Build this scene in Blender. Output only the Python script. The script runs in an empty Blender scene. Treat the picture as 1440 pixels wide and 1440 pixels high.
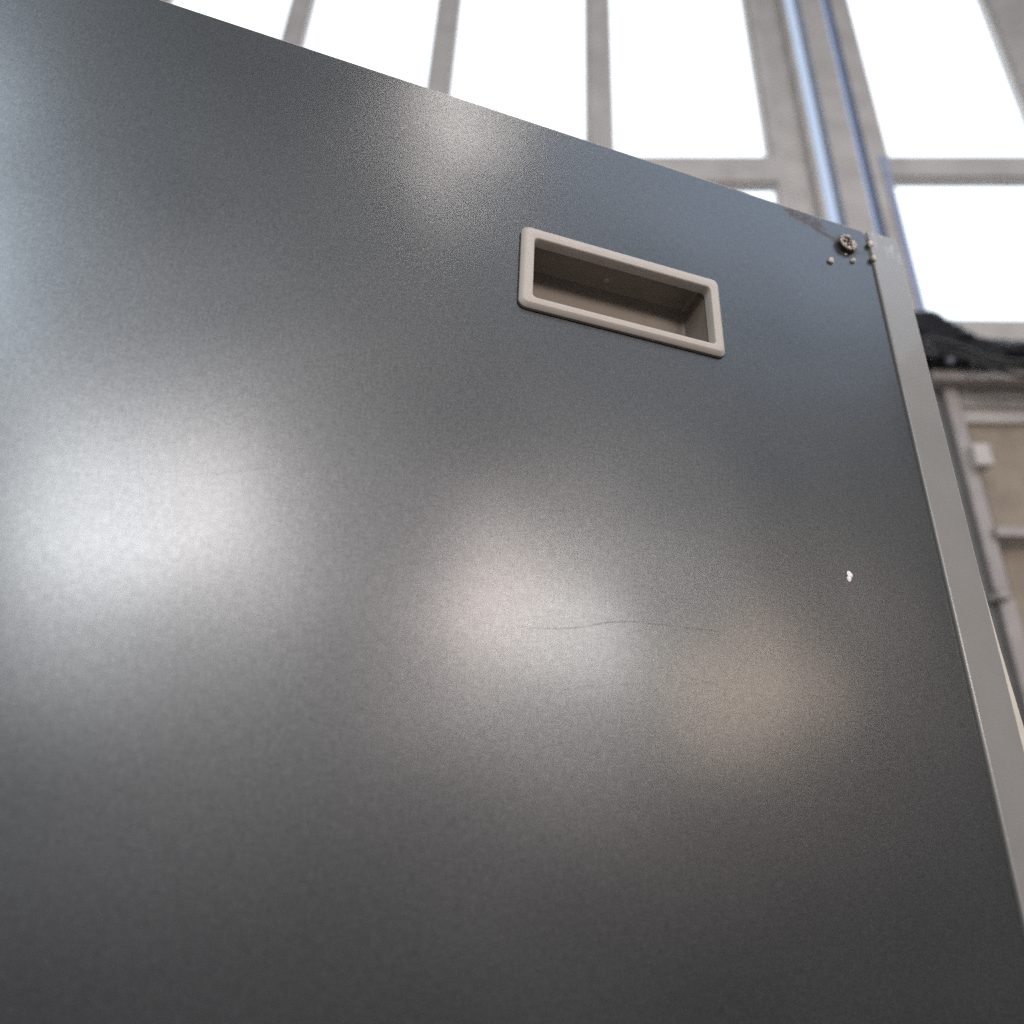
import bpy, bmesh, math, random
from mathutils import Vector, Matrix, noise

S = bpy.context.scene
COL = S.collection
rad = math.radians

# ------------------------------------------------------------------ camera
CAM = Vector((0.0, -0.34, 1.42))
Rv = Vector((0.94919675, -0.31235308, 0.03822424))
Uv = Vector((-0.16336608, -0.38530359, 0.908214))
Fv = Vector((0.2689555, 0.86831832, 0.41675681))
cam = bpy.data.cameras.new('camera')
camo = bpy.data.objects.new('camera', cam); COL.objects.link(camo)
m = Matrix((Rv, Uv, -Fv)).transposed().to_4x4(); m.translation = CAM
camo.matrix_world = m
cam.sensor_width = 36.0; cam.sensor_fit = 'HORIZONTAL'
cam.lens = 36.0 * 1000 / 1440
cam.clip_start = 0.02; cam.clip_end = 200
cam.dof.use_dof = True
cam.dof.focus_distance = 0.47
cam.dof.aperture_fstop = 25.0 / 7.2
cam.dof.aperture_blades = 7
S.camera = camo

# ------------------------------------------------------------------ light
S.view_settings.view_transform = 'Standard'; S.view_settings.look = 'None'
S.view_settings.gamma = 1.0; S.view_settings.exposure = 0.0
S.cycles.use_denoising = False
S.cycles.max_bounces = 8
S.cycles.sample_clamp_indirect = 4.0
W = bpy.data.worlds.new("World"); S.world = W; W.use_nodes = True
bg = W.node_tree.nodes['Background']
bg.inputs[0].default_value = (0.94, 0.975, 1.02, 1); bg.inputs[1].default_value = 0.33

def lamp(name, loc, w, h, L, col, aim=None, shape='RECTANGLE'):
    """area lamp with radiance L (W/m2/sr-ish) facing the cabinet"""
    d = bpy.data.lights.new(name, 'AREA'); d.shape = shape; d.size = w
    if shape in ('RECTANGLE', 'ELLIPSE'): d.size_y = h
    area = w * h * (1 if shape == 'RECTANGLE' else math.pi / 4)
    d.energy = L * area * math.pi
    d.color = col
    o = bpy.data.objects.new(name, d); COL.objects.link(o)
    o.location = loc
    t = Vector(aim) if aim else Vector((0.1, 0, 1.6))
    o.rotation_euler = (t - Vector(loc)).to_track_quat('-Z', 'Z' if abs((t-Vector(loc)).normalized().z) < .9 else 'Y').to_euler()
    return o
# windows and lamps of the hall behind the photographer
lamp('window_light', (-1.20, -4.0, 2.88), 0.52, 0.80, 33, (1.0, 0.96, 0.92))
lamp('window_light', (-0.54, -4.0, 3.12), 0.54, 0.92, 27, (1.0, 0.86, 0.79))
lamp('window_light', (1.27, -4.0, 2.78), 0.46, 0.80, 29, (1.0, 0.79, 0.68))
lamp('window_light', (1.86, -4.0, 2.66), 0.56, 0.66, 20, (1.0, 0.94, 0.86))
lamp('window_light', (3.08, -4.0, 2.46), 0.52, 0.48, 22, (1.0, 0.72, 0.52))
lamp('ceiling_lamp', (0.38, -1.9, 4.56), 0.32, 0.32, 42, (1.0, 0.86, 0.76), shape='ELLIPSE')
lamp('window_light', (-3.1, -4.0, 5.1), 1.5, 2.2, 9.5, (0.86, 0.94, 1.0))
lamp('roof_light', (2.5, -2.4, 5.5), 3.0, 1.5, 2.4, (0.70, 0.82, 1.0))

# ------------------------------------------------------------------ helpers
def mat(name, base, rough=0.6, metal=0.0, nscale=40, namt=0.06, bump=0.0, bscale=300, coat=0.0):
    mt = bpy.data.materials.new(name); mt.use_nodes = True
    N = mt.node_tree.nodes; Lk = mt.node_tree.links
    p = N['Principled BSDF']
    p.inputs['Roughness'].default_value = rough; p.inputs['Metallic'].default_value = metal
    p.inputs['Coat Weight'].default_value = coat
    tc = N.new('ShaderNodeTexCoord')
    no = N.new('ShaderNodeTexNoise'); no.inputs['Scale'].default_value = nscale; no.inputs['Detail'].default_value = 5
    Lk.new(tc.outputs['Object'], no.inputs['Vector'])
    r = N.new('ShaderNodeValToRGB')
    a = [max(0, c * (1 - namt * 2)) for c in base]; b = [min(1, c * (1 + namt * 2)) for c in base]
    r.color_ramp.elements[0].position = .25; r.color_ramp.elements[0].color = (*a, 1)
    r.color_ramp.elements[1].position = .75; r.color_ramp.elements[1].color = (*b, 1)
    Lk.new(no.outputs['Fac'], r.inputs[0]); Lk.new(r.outputs[0], p.inputs['Base Color'])
    if bump:
        n2 = N.new('ShaderNodeTexNoise'); n2.inputs['Scale'].default_value = bscale; n2.inputs['Detail'].default_value = 3
        Lk.new(tc.outputs['Object'], n2.inputs['Vector'])
        bu = N.new('ShaderNodeBump'); bu.inputs['Strength'].default_value = bump; bu.inputs['Distance'].default_value = 0.0005
        Lk.new(n2.outputs['Fac'], bu.inputs['Height']); Lk.new(bu.outputs[0], p.inputs['Normal'])
    return mt

def link(name, bm, mt, parent=None, smooth=False, loc=None):
    me = bpy.data.meshes.new(name); bmesh.ops.recalc_face_normals(bm, faces=bm.faces[:]); bm.to_mesh(me); bm.free()
    if smooth:
        for f in me.polygons: f.use_smooth = True
    me.materials.append(mt)
    o = bpy.data.objects.new(name, me); COL.objects.link(o)
    if parent: o.parent = parent
    if loc: o.location = loc
    return o

def box(bm, x0, x1, y0, y1, z0, z1, bev=0.0, seg=2, fr=None):
    b = bmesh.new()
    v = [b.verts.new((x, y, z)) for x in (x0, x1) for y in (y0, y1) for z in (z0, z1)]
    for f in ((0,1,3,2),(4,6,7,5),(0,4,5,1),(2,3,7,6),(0,2,6,4),(1,5,7,3)): b.faces.new([v[i] for i in f])
    bmesh.ops.recalc_face_normals(b, faces=b.faces[:])
    if bev: bmesh.ops.bevel(b, geom=b.edges[:], offset=bev, segments=seg, profile=.5, affect='EDGES')
    if fr: bmesh.ops.transform(b, matrix=fr, verts=b.verts[:])
    me = bpy.data.meshes.new('tmp'); b.to_mesh(me); b.free(); bm.from_mesh(me); bpy.data.meshes.remove(me)
    return bm

def root(name, label, cat, loc, group=None):
    o = bpy.data.objects.new(name, None); COL.objects.link(o); o.location = loc
    o.empty_display_size = .05
    o['label'] = label; o['category'] = cat; o['kind'] = 'thing'
    if group: o['group'] = group
    return o
def under(o, parent):
    o.parent = parent
    r_ = parent
    off = Vector((0, 0, 0))
    while r_: off += r_.location; r_ = r_.parent
    o.matrix_parent_inverse = Matrix.Translation(-off)
    return o

# ------------------------------------------------------------------ materials
def panel_mat():
    mt = bpy.data.materials.new('satin_grey_sheet_steel'); mt.use_nodes = True
    nt = mt.node_tree; N = nt.nodes; Lk = nt.links
    p = N['Principled BSDF']
    tc = N.new('ShaderNodeTexCoord')
    def nz(scale, detail=2, mp=None, rough=.5):
        n = N.new('ShaderNodeTexNoise'); n.inputs['Scale'].default_value = scale; n.inputs['Detail'].default_value = detail
        n.inputs['Roughness'].default_value = rough
        if mp:
            k = N.new('ShaderNodeMapping'); k.inputs['Scale'].default_value = mp
            Lk.new(tc.outputs['Object'], k.inputs['Vector']); Lk.new(k.outputs[0], n.inputs['Vector'])
        else: Lk.new(tc.outputs['Object'], n.inputs['Vector'])
        return n.outputs['Fac']
    def M(op, a, b=None, c=None, clamp=False):
        n = N.new('ShaderNodeMath'); n.operation = op; n.use_clamp = clamp
        for i, v in enumerate((a, b, c)):
            if v is None: continue
            if isinstance(v, (int, float)): n.inputs[i].default_value = v
            else: Lk.new(v, n.inputs[i])
        return n.outputs[0]
    def MR(v, a, b, c, d):
        n = N.new('ShaderNodeMapRange'); n.clamp = True
        Lk.new(v, n.inputs[0])
        for i, q in enumerate((a, b, c, d)): n.inputs[i + 1].default_value = q
        return n.outputs[0]
    def MIX(f, a, b):
        n = N.new('ShaderNodeMix'); n.data_type = 'RGBA'
        Lk.new(f, n.inputs[0])
        for i, q in ((6, a), (7, b)):
            if isinstance(q, tuple): n.inputs[i].default_value = (*q, 1)
            else: Lk.new(q, n.inputs[i])
        return n.outputs[2]
    grain = nz(920, 2, None, .6)
    weave = nz(700, 1, (1.0, 1.0, .25))
    weave2 = nz(700, 1, (.25, 1.0, 1.0))
    cloud = nz(5, 3)
    c = MIX(MR(cloud, .3, .7, 0, 1), (.097, .106, .115), (.105, .114, .122))
    g = MR(grain, .3, .7, .81, 1.19)
    w = M('MULTIPLY', MR(weave, .3, .7, .93, 1.07), MR(weave2, .3, .7, .93, 1.07))
    g = M('MULTIPLY', g, w)
    vm = N.new('ShaderNodeVectorMath'); vm.operation = 'SCALE'; Lk.new(c, vm.inputs[0]); Lk.new(g, vm.inputs['Scale'])
    c = vm.outputs[0]
    sx = N.new('ShaderNodeSeparateXYZ'); Lk.new(tc.outputs['Object'], sx.inputs[0])
    X, Z = sx.outputs[0], sx.outputs[2]
    def blob(cx, cz, rx, rz, nsc, namp):
        dx = M('DIVIDE', M('SUBTRACT', X, cx), rx); dz = M('DIVIDE', M('SUBTRACT', Z, cz), rz)
        d = M('SQRT', M('ADD', M('MULTIPLY', dx, dx), M('MULTIPLY', dz, dz)))
        return M('ADD', d, M('MULTIPLY', M('SUBTRACT', nz(nsc, 4, None, .7), .5), namp))
    def seg(ax, az, bx, bz, nsc, namp):
        L = math.hypot(bx-ax, bz-az); ux, uz = (bx-ax)/L, (bz-az)/L
        px = M('SUBTRACT', X, ax); pz = M('SUBTRACT', Z, az)
        t = M('ADD', M('MULTIPLY', px, ux), M('MULTIPLY', pz, uz))
        o = M('ABSOLUTE', M('SUBTRACT', M('MULTIPLY', px, uz), M('MULTIPLY', pz, ux)))
        over = M('MAXIMUM', M('SUBTRACT', M('ABSOLUTE', M('SUBTRACT', t, L/2)), L/2), 0.0)
        d = M('ADD', o, over)
        return M('ADD', d, M('MULTIPLY', M('SUBTRACT', nz(nsc, 5, None, .7), .5), namp))
    # rusty brown scuff along the top edge near the corner
    s1 = MR(seg(.333, 1.8955, .360, 1.8890, 300, .034), .0034, .0072, .9, 0)
    s2 = MR(seg(.352, 1.8865, .378, 1.8775, 380, .020), .0012, .0034, .8, 0)
    s3 = MR(blob(.3845, 1.8755, .0115, .0115, 200, .9), .7, 1.15, .75, 0)
    s1 = M('MULTIPLY', s1, MR(nz(420, 4, (1, 1, .7), .7), .42, .54, .12, 1))
    s2 = M('MULTIPLY', s2, MR(nz(520, 4, (.6, 1, 1), .7), .40, .52, .25, 1))
    scuff = M('MAXIMUM', M('MAXIMUM', s1, s2), s3)
    c = MIX(scuff, c, (.10, .078, .072))
    # faint smudges and rubbed spots
    for cx, cz, rx, rz, s in ((.2308, 1.4992, .0035, .0014, .8), (.2265, 1.504, .006, .0009, .35), (.1584, 1.4361, .0034, .0026, .75),
                              (.1745, 1.507, .010, .0012, .22), (-.045, 1.592, .03, .0012, .12), (.291, 1.556, .001, .001, .5)):
        f = MR(blob(cx, cz, rx, rz, 500, 1.4), .3, 1.1, s, 0)
        c = MIX(f, c, (.10, .10, .10))
    Lk.new(c, p.inputs['Base Color'])
    p.inputs['Metallic'].default_value = 1.0
    ro = M('ADD', MR(cloud, .3, .7, .245, .265), MR(grain, .3, .7, -.02, .02))
    ro = M('ADD', ro, M('MULTIPLY', scuff, .25))
    ro = M('ADD', ro, MR(nz(14, 3, (1.0, 1.0, 1.6), .5), .35, .7, 0, .010))
    Lk.new(ro, p.inputs['Roughness'])
    p.inputs['Coat Weight'].default_value = .0
    p.inputs['Coat Roughness'].default_value = .28
    # sheet waviness + orange-peel grain
    wave = nz(7, 1)
    b1 = N.new('ShaderNodeBump'); b1.inputs['Strength'].default_value = 1.0; b1.inputs['Distance'].default_value = .0022
    Lk.new(wave, b1.inputs['Height'])
    b2 = N.new('ShaderNodeBump'); b2.inputs['Strength'].default_value = .20; b2.inputs['Distance'].default_value = .00006
    Lk.new(grain, b2.inputs['Height']); Lk.new(b1.outputs[0], b2.inputs['Normal'])
    Lk.new(b2.outputs[0], p.inputs['Normal'])
    # second, broader lobe of the textured paint
    q = N.new('ShaderNodeBsdfPrincipled'); q.inputs['Metallic'].default_value = 1.0
    Lk.new(c, q.inputs['Base Color']); Lk.new(M('ADD', ro, .17), q.inputs['Roughness']); Lk.new(b2.outputs[0], q.inputs['Normal'])
    mx = N.new('ShaderNodeMixShader'); mx.inputs[0].default_value = .55
    Lk.new(p.outputs[0], mx.inputs[1]); Lk.new(q.outputs[0], mx.inputs[2]); Lk.new(mx.outputs[0], N['Material Output'].inputs[0])
    return mt
M_panel = panel_mat()
M_strip = mat('light_grey_paint', (.193, .192, .187), .30, 0, 25, .03, .12, 700, coat=.15)
nt = M_strip.node_tree; N_ = nt.nodes; L_ = nt.links
tc = N_.new('ShaderNodeTexCoord'); sx = N_.new('ShaderNodeSeparateXYZ'); L_.new(tc.outputs['Object'], sx.inputs[0])
mp = N_.new('ShaderNodeMapping'); mp.inputs['Scale'].default_value = (1, 1, .45); L_.new(tc.outputs['Object'], mp.inputs[0])
nn = N_.new('ShaderNodeTexNoise'); nn.inputs['Scale'].default_value = 130; nn.inputs['Detail'].default_value = 5; L_.new(mp.outputs[0], nn.inputs['Vector'])
m1 = N_.new('ShaderNodeMapRange'); L_.new(nn.outputs['Fac'], m1.inputs[0]); m1.inputs[1].default_value = .52; m1.inputs[2].default_value = .68
m2 = N_.new('ShaderNodeMapRange'); L_.new(sx.outputs[2], m2.inputs[0]); m2.inputs[1].default_value = 1.862; m2.inputs[2].default_value = 1.892; m2.inputs[4].default_value = .55
mm = N_.new('ShaderNodeMath'); mm.operation = 'MULTIPLY'; L_.new(m1.outputs[0], mm.inputs[0]); L_.new(m2.outputs[0], mm.inputs[1])
mc = N_.new('ShaderNodeMix'); mc.data_type = 'RGBA'; L_.new(mm.outputs[0], mc.inputs[0]); p_ = N_['Principled BSDF']
L_.new(p_.inputs['Base Color'].links[0].from_socket, mc.inputs[6]); mc.inputs[7].default_value = (.42, .41, .42, 1); L_.new(mc.outputs[2], p_.inputs['Base Color'])
M_hem = mat('cream_edge_paint', (.50, .47, .42), .45, 0, 60, .04)
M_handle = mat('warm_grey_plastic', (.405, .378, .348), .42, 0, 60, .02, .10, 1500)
M_pocket = mat('shade_dark_plastic', (.205, .18, .155), .36, 0, 60, .03)  # bezel's plastic made darker, the recess's shade put into the colour
M_dark = mat('painted_shade', (.012, .011, .010), .8)  # near-black for painted shade under the bezel and in the drilled hole
M_glue = mat('dried_beige_glue', (.50, .46, .40), .55, 0, 500, .15, .5, 900)
M_white = mat('white_filler', (.78, .76, .75), .6, 0, 400, .05, .4, 900)
M_scr_d = mat('dark_scratch_line', (.035, .035, .035), .6)
M_scr_l = mat('bare_metal_scratch', (.75, .70, .58), .3, .6)
M_body = mat('cabinet_body_steel', (.20, .21, .20), .5, .2)

# ------------------------------------------------------------------ setting
bm = bmesh.new(); box(bm, -8, 10, -8, 8, -.1, 0)
M_floor = mat('grey_concrete_floor', (.10, .092, .09), .6, 0, 3, .12, .3, 40)
o = link('floor', bm, M_floor); o['kind'] = 'structure'
# added low wall, unseen behind the camera, to cut low light and darken reflections
M_blocker = mat('brown_grey_blocker', (.33, .30, .305), .7, 0, 3, .08)
bm = bmesh.new(); box(bm, -7, 9, -4.35, -4.15, 0, 2.10); box(bm, -7.2, -7, -4.35, 6, 0, 2.10)
o = link('wall', bm, M_blocker); o['kind'] = 'structure'  # added unseen low wall, blocks low light

# the hall's window wall: its own frame (s along, t away from the camera, z up)
a = rad(-20)
TW = 2.8
FR = Matrix.Translation(Vector((CAM.x, CAM.y, 0)) + TW * Vector((-math.sin(a), math.cos(a), 0))) @ Matrix.Rotation(a, 4, 'Z')
def wbox(bm, s0, s1, z0, z1, t0=0.0, t1=.075, bev=0.0, fr=FR): return box(bm, s0, s1, t0, t1, z0, z1, bev, 2, fr)
M_wall = mat('beige_painted_wall', (.53, .505, .485), .7, 0, 6, .07, .3, 60)
M_wallbrown = mat('tan_panel', (.33, .28, .225), .7, 0, 9, .10, .3, 60)
M_greypanel = mat('grey_panel', (.40, .385, .37), .6, 0, 9, .06)
M_frame = mat('window_frame_paint', (.57, .54, .52), .5, 0, 14, .05)
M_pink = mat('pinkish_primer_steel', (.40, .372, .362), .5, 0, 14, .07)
M_black = mat('black_plastic_sheet', (.010, .010, .013), .45, 0, 30, .3)
M_bluegrey = mat('jamb_sky_blue', (.36, .41, .58), .45, 0, 14, .05)  # sky light on the window jamb put into the colour
M_glass = bpy.data.materials.new('window_glass'); M_glass.use_nodes = True
nt = M_glass.node_tree; nt.nodes.remove(nt.nodes['Principled BSDF'])
tr = nt.nodes.new('ShaderNodeBsdfTransparent'); tr.inputs[0].default_value = (.96, .98, 1, 1)
gl = nt.nodes.new('ShaderNodeBsdfGlossy'); gl.inputs['Roughness'].default_value = .05
mx = nt.nodes.new('ShaderNodeMixShader'); mx.inputs[0].default_value = .06
nt.links.new(tr.outputs[0], mx.inputs[1]); nt.links.new(gl.outputs[0], mx.inputs[2])
nt.links.new(mx.outputs[0], nt.nodes['Material Output'].inputs[0])

# window openings (s0, s1, z0, z1)
low = [(-2.60, -1.72), (-1.62, -.74), (-.64, .22), (.33, 1.232), (1.84, 2.72)]
zL0, zL1, zU0, zU1 = 3.78, 4.66, 4.90, 6.60
bm = bmesh.new()
wbox(bm, -6, 6, 6.60, 7.6)                       # above the windows
wbox(bm, -6, 6, 0, 3.20, .06, .20)               # below, set back behind the rack
wbox(bm, -6, 6, 3.20, 3.78)
xs = [-6] + [v for p_ in low for v in p_] + [6]
for i in range(0, len(xs), 2):
    x0, x1 = xs[i], xs[i+1]
    if abs(x0 - 1.232) < 1e-6:                   # narrow slots between the two right-hand windows
        wbox(bm, 1.232, 1.280, 3.78, 6.60); wbox(bm, 1.280, 1.43, 3.78, 6.60, .05, .10); wbox(bm, 1.43, 1.462, 3.78, 6.60)
        wbox(bm, 1.551, 1.688, 3.78, 6.60); wbox(bm, 1.745, 1.84, 3.78, 6.60)
    else: wbox(bm, x0, x1, 3.78, 6.60)
for x0, x1 in low: wbox(bm, x0, x1, 4.76, 4.90)
o = link('wall', bm, M_wall); o['kind'] = 'structure'
# bright overcast daylight outside
sky = bpy.data.materials.new('overcast_sky'); sky.use_nodes = True
nt = sky.node_tree; nt.nodes.remove(nt.nodes['Principled BSDF'])
em = nt.nodes.new('ShaderNodeEmission'); em.inputs[0].default_value = (.93, .97, 1, 1); em.inputs[1].default_value = 2.2
nt.links.new(em.outputs[0], nt.nodes['Material Output'].inputs[0])
bm = bmesh.new()
r_ = 16
vs = []
for i in range(17):
    an = rad(-75 + 150 * i / 16)
    vs.append((bm.verts.new(FR @ Vector((r_*math.sin(an), r_*math.cos(an)-4, -1))), bm.verts.new(FR @ Vector((r_*math.sin(an), r_*math.cos(an)-4, 60)))))
for i in range(16): bm.faces.new((vs[i][0], vs[i+1][0], vs[i+1][1], vs[i][1]))
o = link('sky', bm, sky); o['kind'] = 'structure'

# windows
def window(s0, s1, z0, z1, label, group, fw=.028, glass=True):
    c = FR @ Vector(((s0+s1)/2, .12, z0))
    w = root('window', label, 'window', c, group)
    b = bmesh.new(); 
    wbox(b, s0+.001, s0+fw, z0+.001, z1-.001, .015, .065, .003); wbox(b, s1-fw, s1-.001, z0+.001, z1-.001, .015, .065, .003)
    wbox(b, s0+fw, s1-fw, z0+.001, z0+fw, .015, .065, .003); wbox(b, s0+fw, s1-fw, z1-fw, z1-.001, .015, .065, .003)
    under(link('frame', b, M_frame), w)
    b = bmesh.new(); wbox(b, s0+fw-.004, s1-fw+.004, z0+fw-.004, z1-fw+.004, .038, .044)
    under(link('pane', b, M_glass), w)
    return w
g1 = 'windows of the hall wall behind the cabinet'
window(1.84, 2.72, 3.78, 4.76, 'large bright window right of the cabinet, above the black sheeting', g1, .012)
window(.33, 1.232, 3.78, 4.72, 'bright window just showing over the sloping top edge of the cabinet', g1, .008)
for nm, (x0, x1) in zip(('farthest left of the added bright upper windows over the cabinet', 'second from the left of the added bright upper windows', 'third from the left of the added bright upper windows',
                         'added bright upper window straight above the window that the cabinet top hides', 'added bright upper window above the large bright right window'), low):
    window(x0, x1, zU0, zU1, nm, g1)  # upper row added to fill the top with bright white
bm = bmesh.new()
for x0, x1 in low[:4]: wbox(bm, x0, x1, 4.72, 4.76)
o = link('wall', bm, M_wall); o['kind'] = 'structure'
g2 = 'narrow glazed slots between the windows'
def slot(s0, s1, label, tint):
    mt = frosted(tint)
    c = FR @ Vector(((s0+s1)/2, .12, 3.78)); w = root('slot_window', label, 'window', c, g2)
    b = bmesh.new(); wbox(b, s0+.001, s1-.001, 3.781, 6.599, .004, .008); under(link('pane', b, mt), w)
    b = bmesh.new(); wbox(b, s0+.001, s0+.006, 3.781, 6.599, .010, .039); under(link('frame', b, M_frame), w)
def frosted(tint):
    m_ = bpy.data.materials.new('tinted_frosted_glass'); m_.use_nodes = True
    nt = m_.node_tree; nt.nodes.remove(nt.nodes['Principled BSDF'])
    t2 = nt.nodes.new('ShaderNodeBsdfTransparent'); t2.inputs[0].default_value = (*tint, 1)
    g_ = nt.nodes.new('ShaderNodeBsdfDiffuse'); g_.inputs[0].default_value = (.5, .52, .6, 1)
    mx = nt.nodes.new('ShaderNodeMixShader'); mx.inputs[0].default_value = .12
    nt.links.new(t2.outputs[0], mx.inputs[1]); nt.links.new(g_.outputs[0], mx.inputs[2]); nt.links.new(mx.outputs[0], nt.nodes['Material Output'].inputs[0])
    return m_
slot(1.462, 1.551, 'wider pale blue slot window left of the beige pillar, above the cabinet corner', (.57, .62, .70))
slot(1.688, 1.745, 'narrow lilac blue slot window between the beige pillar and the large window', (.47, .53, .66))

# blue-grey strip painting sky glow on the large window's left jamb
bm = bmesh.new(); wbox(bm, 1.800, 1.838, 3.79, 4.755, -.012, -.001, .003)
wbox(bm, 1.800, 1.838, 4.76, 4.90, -.010, -.001)
o = link('jamb_sky_glow', bm, M_bluegrey); o['label'] = 'blue grey sky glow painted up the left jamb of the large bright window'; o['category'] = 'painted sky glow'

# sill ledge
bm = bmesh.new(); wbox(bm, 1.72, 3.4, 3.60, 3.715, -.06, -.001, .008)
o = link('window_sill', bm, M_wall); o['label'] = 'beige ledge under the large bright window, partly under black sheeting'; o['category'] = 'window sill'

# rack / frame below the window
rk = root('storage_rack', 'pinkish grey steel rack with uprights and crossbars against the tan wall', 'rack', FR @ Vector((2.4, -.1, 0)))
def rp(name, mt, *boxes):
    b = bmesh.new()
    for q in boxes:
        k = (TW + q[4]) / TW
        q = (q[0]*k, q[1]*k, q[2] if q[2] < .01 else 1.42+(q[2]-1.42)*k, 1.42+(q[3]-1.42)*k) + q[4:]
        wbox(b, *q)
    return under(link(name, b, mt), rk)
rp('top_rail', M_pink, (1.80, 3.4, 3.437, 3.488, -.150, -.13, .004), (1.80, 3.4, 3.440, 3.485, -.129, -.001))
rp('fascia_panel', M_greypanel, (1.895, 3.38, 3.285, 3.436, -.03, .055, .003))
rp('upright', M_pink, (1.832, 1.893, 2.405, 3.436, -.06, -.03, .006))
rp('upright', M_pink, (1.838, 1.900, 0.001, 2.375, -.06, -.03, .006))
rp('coupling', M_greypanel, (1.840, 1.890, 2.376, 2.404, -.11, -.04))
rp('upright', M_pink, (3.30, 3.36, 0.001, 3.436, -.06, -.03, .006))
rp('bracket', M_frame, (1.894, 1.968, 2.985, 3.094, -.12, -.03, .008))
rp('crossbar', M_pink, (1.901, 3.29, 2.645, 2.690, -.10, -.03, .005))
rp('crossbar', M_pink, (1.901, 3.29, 1.60, 1.645, -.10, -.03, .005))
rp('back_panel', M_wallbrown, (1.895, 3.38, 0.002, 3.284, .030, .055, 0))
rp('side_panel', mat('dark_grey_panel', (.16, .16, .16), .6, 0, 9, .06), (1.745, 1.826, 0.002, 3.60, -.02, .055, .003))  # even dark grey panel left of the upright

# crumpled black sheeting with cables on the ledge
bm = bmesh.new()
grid = []
NU, NV = 150, 56
def ktr(t): return (TW + t) / TW
for i in range(NU):
    u = i / (NU-1); s = 1.70 + u * 1.25
    ztop = 3.832 if s < 1.88 else (3.832 - (s-1.88)/.17 * .150 if s < 2.05 else 3.682 - min(.03, (s-2.05)*.14))
    zbot = 3.498
    row = []
    for j in range(NV):
        an = math.pi * 2 * j / NV
        t = -.15 + math.cos(an) * .055
        p = Vector((s, t, (ztop+zbot)/2 + math.copysign(abs(math.sin(an))**.7, math.sin(an)) * (ztop-zbot)/2))
        q = Vector((p.x*.55, p.y, p.z*1.6))
        n_ = abs(noise.noise(q * 14)) * .055 + abs(noise.noise(q * 31)) * .03 - .022
        p += Vector((0, math.cos(an), math.sin(an)*.5)) * n_
        k = ktr(p.y)
        row.append(bm.verts.new(FR @ Vector((p.x*k, p.y, 1.42+(p.z-1.42)*k))))
    grid.append(row)
for i in range(NU-1):
    for j in range(NV): bm.faces.new((grid[i][j], grid[i+1][j], grid[i+1][(j+1) % NV], grid[i][(j+1) % NV]))
bm.faces.new(grid[0]); bm.faces.new(grid[-1])
shr = root('black_sheeting', 'crumpled black plastic sheeting heaped on the ledge below the bright window', 'plastic sheet', FR @ Vector((2.2, -.2, 3.49)))
under(link('sheet', bm, M_black, smooth=True), shr)
def tube(pts, r, n=8):
    b = bmesh.new(); rings = []
    for i, p in enumerate(pts):
        t = (pts[min(i+1, len(pts)-1)] - pts[max(i-1, 0)]).normalized()
        x = t.cross(Vector((0, 0, 1)));  x = x.normalized() if x.length > 1e-4 else Vector((1, 0, 0)); y = t.cross(x)
        rings.append([b.verts.new(p + (x*math.cos(k*math.tau/n) + y*math.sin(k*math.tau/n)) * r) for k in range(n)])
    for i in range(len(rings)-1):
        for k in range(n): b.faces.new((rings[i][k], rings[i+1][k], rings[i+1][(k+1) % n], rings[i][(k+1) % n]))
    b.faces.new(rings[0]); b.faces.new(rings[-1]); return b
M_black.node_tree.nodes['Principled BSDF'].inputs['Specular IOR Level'].default_value = .22
M_cable = mat('black_rubber', (.02, .02, .022), .4)
for k in range(3):
    pts = []
    for i in range(26):
        q = 1.74 + i*.05; z = 3.66 - .035*k - .14/(1+math.exp(-(q-2.03)*14)) + .010*math.sin(i*.8+k*2)
        t = -.255 - .008*math.sin(i*.6+k); kk = ktr(t)
        pts.append(FR @ Vector((q*kk, t, 1.42+(z-1.42)*kk)))
    under(link('cable', tube(pts, .009), M_cable, smooth=True), shr)
M_scrap = mat('pale_grey_scrap', (.22, .23, .28), .7, 0, 40, .25)
for k, (s, z, r) in enumerate(((1.815, 3.60, .028), (1.90, 3.555, .022), (1.99, 3.545, .018))):
    b = bmesh.new(); bmesh.ops.create_icosphere(b, subdivisions=3, radius=r)
    for v in b.verts: v.co *= 1 + noise.noise(v.co*45 + Vector((k, 0, 0))) * .9
    for v in b.verts: v.co.y *= .5; v.co.z *= 1.3
    kk = ktr(-.235)
    bmesh.ops.transform(b, matrix=FR @ Matrix.Translation((s*kk, -.235, 1.42+(z-1.42)*kk)), verts=b.verts[:])
    o = under(link('pale_scrap', b, M_scrap, smooth=True), shr)

# ------------------------------------------------------------------ cabinet
ZT = 1.8996
cab = root('metal_cabinet', 'tall grey metal cabinet seen close from below, with recessed beige pull and scuffed top corner', 'cabinet', (0, 0, 0))
def part(name, bm, mt, parent=cab, smooth=False): return under(link(name, bm, mt, smooth=smooth), parent)

def rrect(x0, x1, z0, z1, r, n=6):
    pts = []
    for cx, cz, a0 in ((x1-r, z1-r, 0), (x0+r, z1-r, 90), (x0+r, z0+r, 180), (x1-r, z0+r, 270)):
        for k in range(n+1):
            an = rad(a0 + 90*k/n); pts.append((cx + r*math.cos(an), cz + r*math.sin(an)))
    return pts

HX0, HX1, HZ0, HZ1 = .1031, .2542, 1.7258, 1.7942
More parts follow.
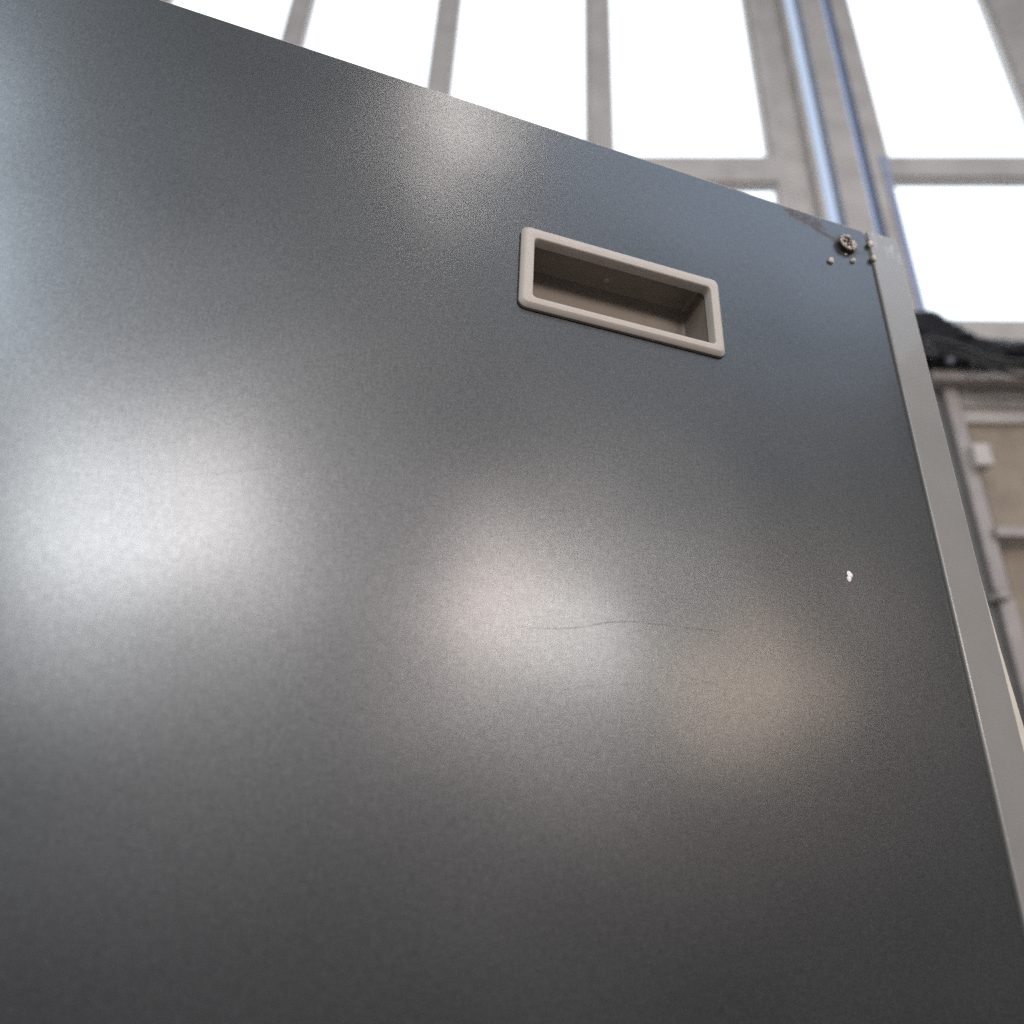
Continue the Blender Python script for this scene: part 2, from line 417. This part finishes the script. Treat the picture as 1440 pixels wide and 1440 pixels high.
# door sheet with a cut-out for the pull
bm = bmesh.new()
X0, X1, Z0 = -.55, .4082, .06
out = [(X0, Z0), (X1, Z0)] + [(X1-.006+.006*math.cos(rad(k*15)), ZT-.006+.006*math.sin(rad(k*15))) for k in range(7)] + [(X0, ZT)]
hol = rrect(HX0+.005, HX1-.005, HZ0+.005, HZ1-.005, .004)
def loop(pts, y): 
    vs = [bm.verts.new((x, y, z)) for x, z in pts]
    return vs, [bm.edges.new((vs[i], vs[(i+1) % len(vs)])) for i in range(len(vs))]
va, ea = loop(out, 0); vb, eb = loop(hol, 0)
bmesh.ops.triangle_fill(bm, use_beauty=True, edges=ea+eb)
# returned edges of the sheet
for vs in (va, vb):
    bk = [bm.verts.new((v.co.x, .0012, v.co.z)) for v in vs]
    for i in range(len(vs)):
        j = (i+1) % len(vs)
        bm.faces.new((vs[i], vs[j], bk[j], bk[i]))
door = part('door_panel', bm, M_panel)
# cream hem on the top edge of the door
bm = bmesh.new(); box(bm, X0, X1-.007, .0006, .018, ZT+.0002, ZT+.0014, .0004)
part('top_hem', bm, M_hem)
# carcass behind
bm = bmesh.new(); box(bm, X0+.004, HX0-.02, .02, .50, .03, ZT-.003); box(bm, HX1+.03, .4405, .02, .50, .03, ZT-.003)
box(bm, HX0-.02, HX1+.03, .09, .50, .03, ZT-.003); box(bm, HX0-.02, HX1+.03, .02, .09, .03, 1.60)
part('carcass', bm, M_body)
# light grey corner strip beside the door
bm = bmesh.new(); box(bm, .4094, .4412, -.0022, .0195, .03, 1.9008, .0015, 4)
part('corner_strip', bm, M_strip, smooth=False)
for f in bpy.data.objects['corner_strip'].data.polygons: f.use_smooth = f.area < 2e-3
# bowed cream flange behind the corner strip
bm = bmesh.new()
prof = [(1.62, .4696), (1.615, .4702), (1.556, .4722), (1.497, .4760), (1.40, .482), (1.2, .490), (.8, .494), (.05, .494)]
prof = [(1.70, .462)] + prof
L = []
for z, x in prof:
    L.append([bm.verts.new(c) for c in ((.4420, .0200, z), (x-.0015, .0200, z), (x, .0215, z), (x, .030, z), (.4420, .030, z))])
for i in range(len(L)-1):
    for k in range(5): bm.faces.new((L[i][k], L[i+1][k], L[i+1][(k+1) % 5], L[i][(k+1) % 5]))
bm.faces.new(L[0]); bm.faces.new(L[-1])
part('side_flange', bm, M_hem)

# recessed pull
pull = bpy.data.objects.new('pull_handle', None); COL.objects.link(pull); pull.location = ((HX0+HX1)/2, 0, HZ0); under(pull, cab)
bm = bmesh.new()
def ring(i, y, r, yb=None):
    pts = rrect(HX0+i, HX1-i, HZ0+i, HZ1-i, r, 8)
    return [bm.verts.new((x, y, z)) for x, z in pts]
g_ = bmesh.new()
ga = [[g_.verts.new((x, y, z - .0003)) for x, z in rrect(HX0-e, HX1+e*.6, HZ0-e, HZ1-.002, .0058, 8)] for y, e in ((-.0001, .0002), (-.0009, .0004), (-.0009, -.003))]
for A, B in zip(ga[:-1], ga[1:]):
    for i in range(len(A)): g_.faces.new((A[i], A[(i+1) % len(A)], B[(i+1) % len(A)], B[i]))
under(link('bezel_shadow', g_, M_dark), pull)  # dark ring painting the bezel's contact shadow, set slightly low
# inner opening is not centred: a wider margin on the left
def ringin(y, g, r):
    x0, x1, z0, z1 = .1120+g, .2455-g, 1.7337+g, 1.7837-g
    return [bm.verts.new((x, y, z)) for x, z in rrect(x0, x1, z0, z1, r, 8)]
rings = [ring(.0014, -.0004, .0050), ring(.0003, -.0008, .0055), ring(0, -.0012, .0056), ring(.0004, -.0020, .0054), ring(.0026, -.0042, .0036), ring(.0034, -.0046, .0030),
         ringin(-.0046, -.0012, .0036), ringin(-.0043, -.0004, .0031), ringin(-.0036, 0, .003), ringin(.0030, .0006, .0028)]
for A, B in zip(rings[:-1], rings[1:]):
    n = len(A)
    for i in range(n): bm.faces.new((A[i], A[(i+1) % n], B[(i+1) % n], B[i]))
under(link('bezel', bm, M_handle, smooth=True), pull)
bpy.data.objects['bezel'].data.set_sharp_from_angle(angle=rad(28)) if hasattr(bpy.types.Mesh, 'set_sharp_from_angle') else None
bm = bmesh.new()
zt, zb = 1.7828, 1.7345
def pr(g, y, r, up=0.0):
    x0, x1, z0, z1 = .1128+g, .2447-g, zb+g, zt-g+up
    return [bm.verts.new((x, y, z)) for x, z in rrect(x0, x1, z0, z1, r, 8)]
# behind the lip the hollow widens upwards into a finger grip
LR = [pr(0, .0031, .003), pr(-.0004, .0036, .003, .0075), pr(.0002, .024, .003, .0070), pr(.0014, .0285, .003, .0060), pr(.004, .030, .003, .004)]
for A, B in zip(LR[:-1], LR[1:]):
    n = len(A)
    for i in range(n): bm.faces.new((A[i], A[(i+1) % n], B[(i+1) % n], B[i]))
bm.faces.new(LR[-1])
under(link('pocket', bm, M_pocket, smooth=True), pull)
bpy.data.objects['pocket'].data.set_sharp_from_angle(angle=rad(35))
# moulded line and gate mark on the pocket's back
bm = bmesh.new(); bmesh.ops.create_icosphere(bm, subdivisions=3, radius=.0022)
bmesh.ops.transform(bm, matrix=Matrix.Translation((.176, .0215, 1.7898)) @ Matrix.Diagonal((1, 1, .3, 1)), verts=bm.verts[:])
under(link('gate_mark', bm, M_handle, smooth=True), pull)

# drilled-out fixing near the corner with lumps of glue round it
riv = bpy.data.objects.new('drilled_fixing', None); COL.objects.link(riv); riv.location = (.3852, 0, 1.8768); under(riv, cab)
def lump(name, x, z, r, mt, parent, sy=.7, sz=1.0, k=0, y=0, amp=.35, fr=1.0):
    amp *= 1.3
    b = bmesh.new(); bmesh.ops.create_icosphere(b, subdivisions=3, radius=r)
    for v in b.verts:
        v.co *= 1 + amp * noise.noise(v.co/r*1.1*fr + Vector((k*7.3, k*1.7, 0)))
        v.co.y *= sy; v.co.z *= sz
    bmesh.ops.translate(b, verts=b.verts[:], vec=(x, y - r*sy*.45, z))
    return under(link(name, b, mt, smooth=True), parent)
b = bmesh.new(); bmesh.ops.create_cone(b, cap_ends=True, segments=28, radius1=.0078, radius2=.0070, depth=.0035)
bmesh.ops.transform(b, matrix=Matrix.Translation((.3846, -.0012, 1.8744)) @ Matrix.Rotation(rad(90), 4, 'X'), verts=b.verts[:])
for v in b.verts: v.co += Vector((noise.noise(v.co*400), 0, noise.noise(v.co*400+Vector((5, 5, 5))))) * .0008
under(link('hole_shade_disk', b, M_dark, smooth=False), riv)  # raised black disk painting the hole's dark and the shadow crescent below
random.seed(11)
# torn ring
b = bmesh.new(); rg = []
for i in range(40):
    an = math.tau*i/40
    rr_ = .0070 + .0008*noise.noise(Vector((math.cos(an)*2, math.sin(an)*2, 3)))
    w_ = .0013 + .0008*noise.noise(Vector((math.cos(an)*3, math.sin(an)*3, 9)))
    cx, cz = .3840 + rr_*math.cos(an), 1.8760 + rr_*math.sin(an)*.98
    rg.append([b.verts.new((cx + math.cos(an)*w_*math.cos(q), -.0036 - w_*.8*math.sin(q), cz + math.sin(an)*w_*math.cos(q))) for q in [math.tau*j/8 for j in range(8)]])
for i in range(40):
    if i in (5, 6, 18, 31): continue
    for j in range(8): b.faces.new((rg[i][j], rg[(i+1) % 40][j], rg[(i+1) % 40][(j+1) % 8], rg[i][(j+1) % 8]))
under(link('torn_rim', b, mat('worn_grey_metal', (.30, .28, .25), .45, .4, 300, .3, .5, 900), smooth=True), riv)
for k, (dx, dz, r) in enumerate(((-.0050, .0030, .0019), (-.0066, -.0014, .0011), (-.0042, -.0042, .0024), (.0002, -.0052, .0016), (.0050, -.0034, .0025), (.0052, .0016, .0020),
                                 (.0030, .0052, .0009), (-.0012, .0024, .0016), (.0014, -.0006, .0014), (-.0022, -.0012, .0013), (.0034, .0030, .0014), (-.0030, .0054, .0013))):
    lump('glue_crumb', .3840+dx, 1.8760+dz, r*(.82 if k < 6 else .5), M_glue, riv, .7, (1, 1.5, .7, 1.2)[k % 4], k, -.0030, .6, 1.3)
for k, (x, z, r, sz) in enumerate(((.3652, 1.8528, .0025, 1.25), (.3884, 1.8605, .0022, .95), (.3822, 1.8652, .0011, 1))):
    lump('glue_drop', x, z, r, M_glue, cab, .8, sz, k+20, 0, .3)
for k, (x, z, r, sz) in enumerate(((.4094, 1.8845, .0022, 1.4), (.4098, 1.8690, .0022, 1.4))):
    lump('glue_drop', x, z, r, M_glue, cab, .9, sz, k+30, -.0012, .3)
b = bmesh.new()
# white chip of filler, two joined lumps
lump('filler_spot', .3306, 1.5800, .0019, M_white, cab, .5, 1.15, 41, 0, .4)
lump('filler_spot', .3300, 1.5772, .0016, M_white, cab, .5, 1.3, 42, 0, .4)

# scratches: thin grooves scored in the paint
def scratch(pts, w, mt):
    b = bmesh.new(); n = len(pts)*8
    def P(t):
        f = t*(len(pts)-1); i = min(int(f), len(pts)-2); u = f-i
        p0 = pts[max(i-1, 0)]; p1 = pts[i]; p2 = pts[i+1]; p3 = pts[min(i+2, len(pts)-1)]
        return [0.5*((2*p1[q]) + (-p0[q]+p2[q])*u + (2*p0[q]-5*p1[q]+4*p2[q]-p3[q])*u*u + (-p0[q]+3*p1[q]-3*p2[q]+p3[q])*u**3) for q in (0, 1)]
    row = []
    for i in range(n+1):
        t = i/n; x, z = P(t); ww = w * (math.sin(math.pi*min(max(t, .02), .98))**.5) * (.6+.5*noise.noise(Vector((t*14, w*1e4, 0)))+.2)
        z += .0002*noise.noise(Vector((t*20, 3, w*1e4)))
        row.append((b.verts.new((x, -.00003, z-ww/2)), b.verts.new((x, -.00010, z)), b.verts.new((x, -.00003, z+ww/2))))
    for i in range(n):
        for k in (0, 1): b.faces.new((row[i][k], row[i+1][k], row[i+1][k+1], row[i][k+1]))
    under(link('scratch', b, mt), cab)
scratch([(.1094, 1.5194), (.125, 1.5199), (.142, 1.5222), (.1565, 1.5262), (.1685, 1.5291), (.186, 1.5305), (.2005, 1.5302)], .00032, M_scr_d)
scratch([(.2062, 1.5302), (.2150, 1.5310), (.2220, 1.5310), (.2307, 1.5311)], .00030, M_scr_d)
scratch([(.1290, 1.5882), (.145, 1.5925), (.1635, 1.5973)], .00014, M_scr_l)
scratch([(.1032, 1.5862), (.113, 1.5880)], .00010, M_scr_l)
# hairline from the fixing to the door's edge
scratch([(.393, 1.8760), (.400, 1.8750), (.4072, 1.8756)], .0004, M_scr_d)
scratch([(.392, 1.8720), (.400, 1.8725), (.4072, 1.8740)], .0003, M_scr_d)

M_scr_f = mat('faint_hairline', (.085, .088, .092), .4, 1)
for q in (((-.0604, 1.5730), (-.040, 1.5785), (-.0197, 1.5864)), ((.1318, 1.4885), (.155, 1.4935), (.180, 1.4966)),
          ((.2080, 1.5022), (.2190, 1.5018), (.2288, 1.5010)), ((.3397, 1.7031), (.3533, 1.7099))):
    scratch(list(q), .00009, M_scr_f)
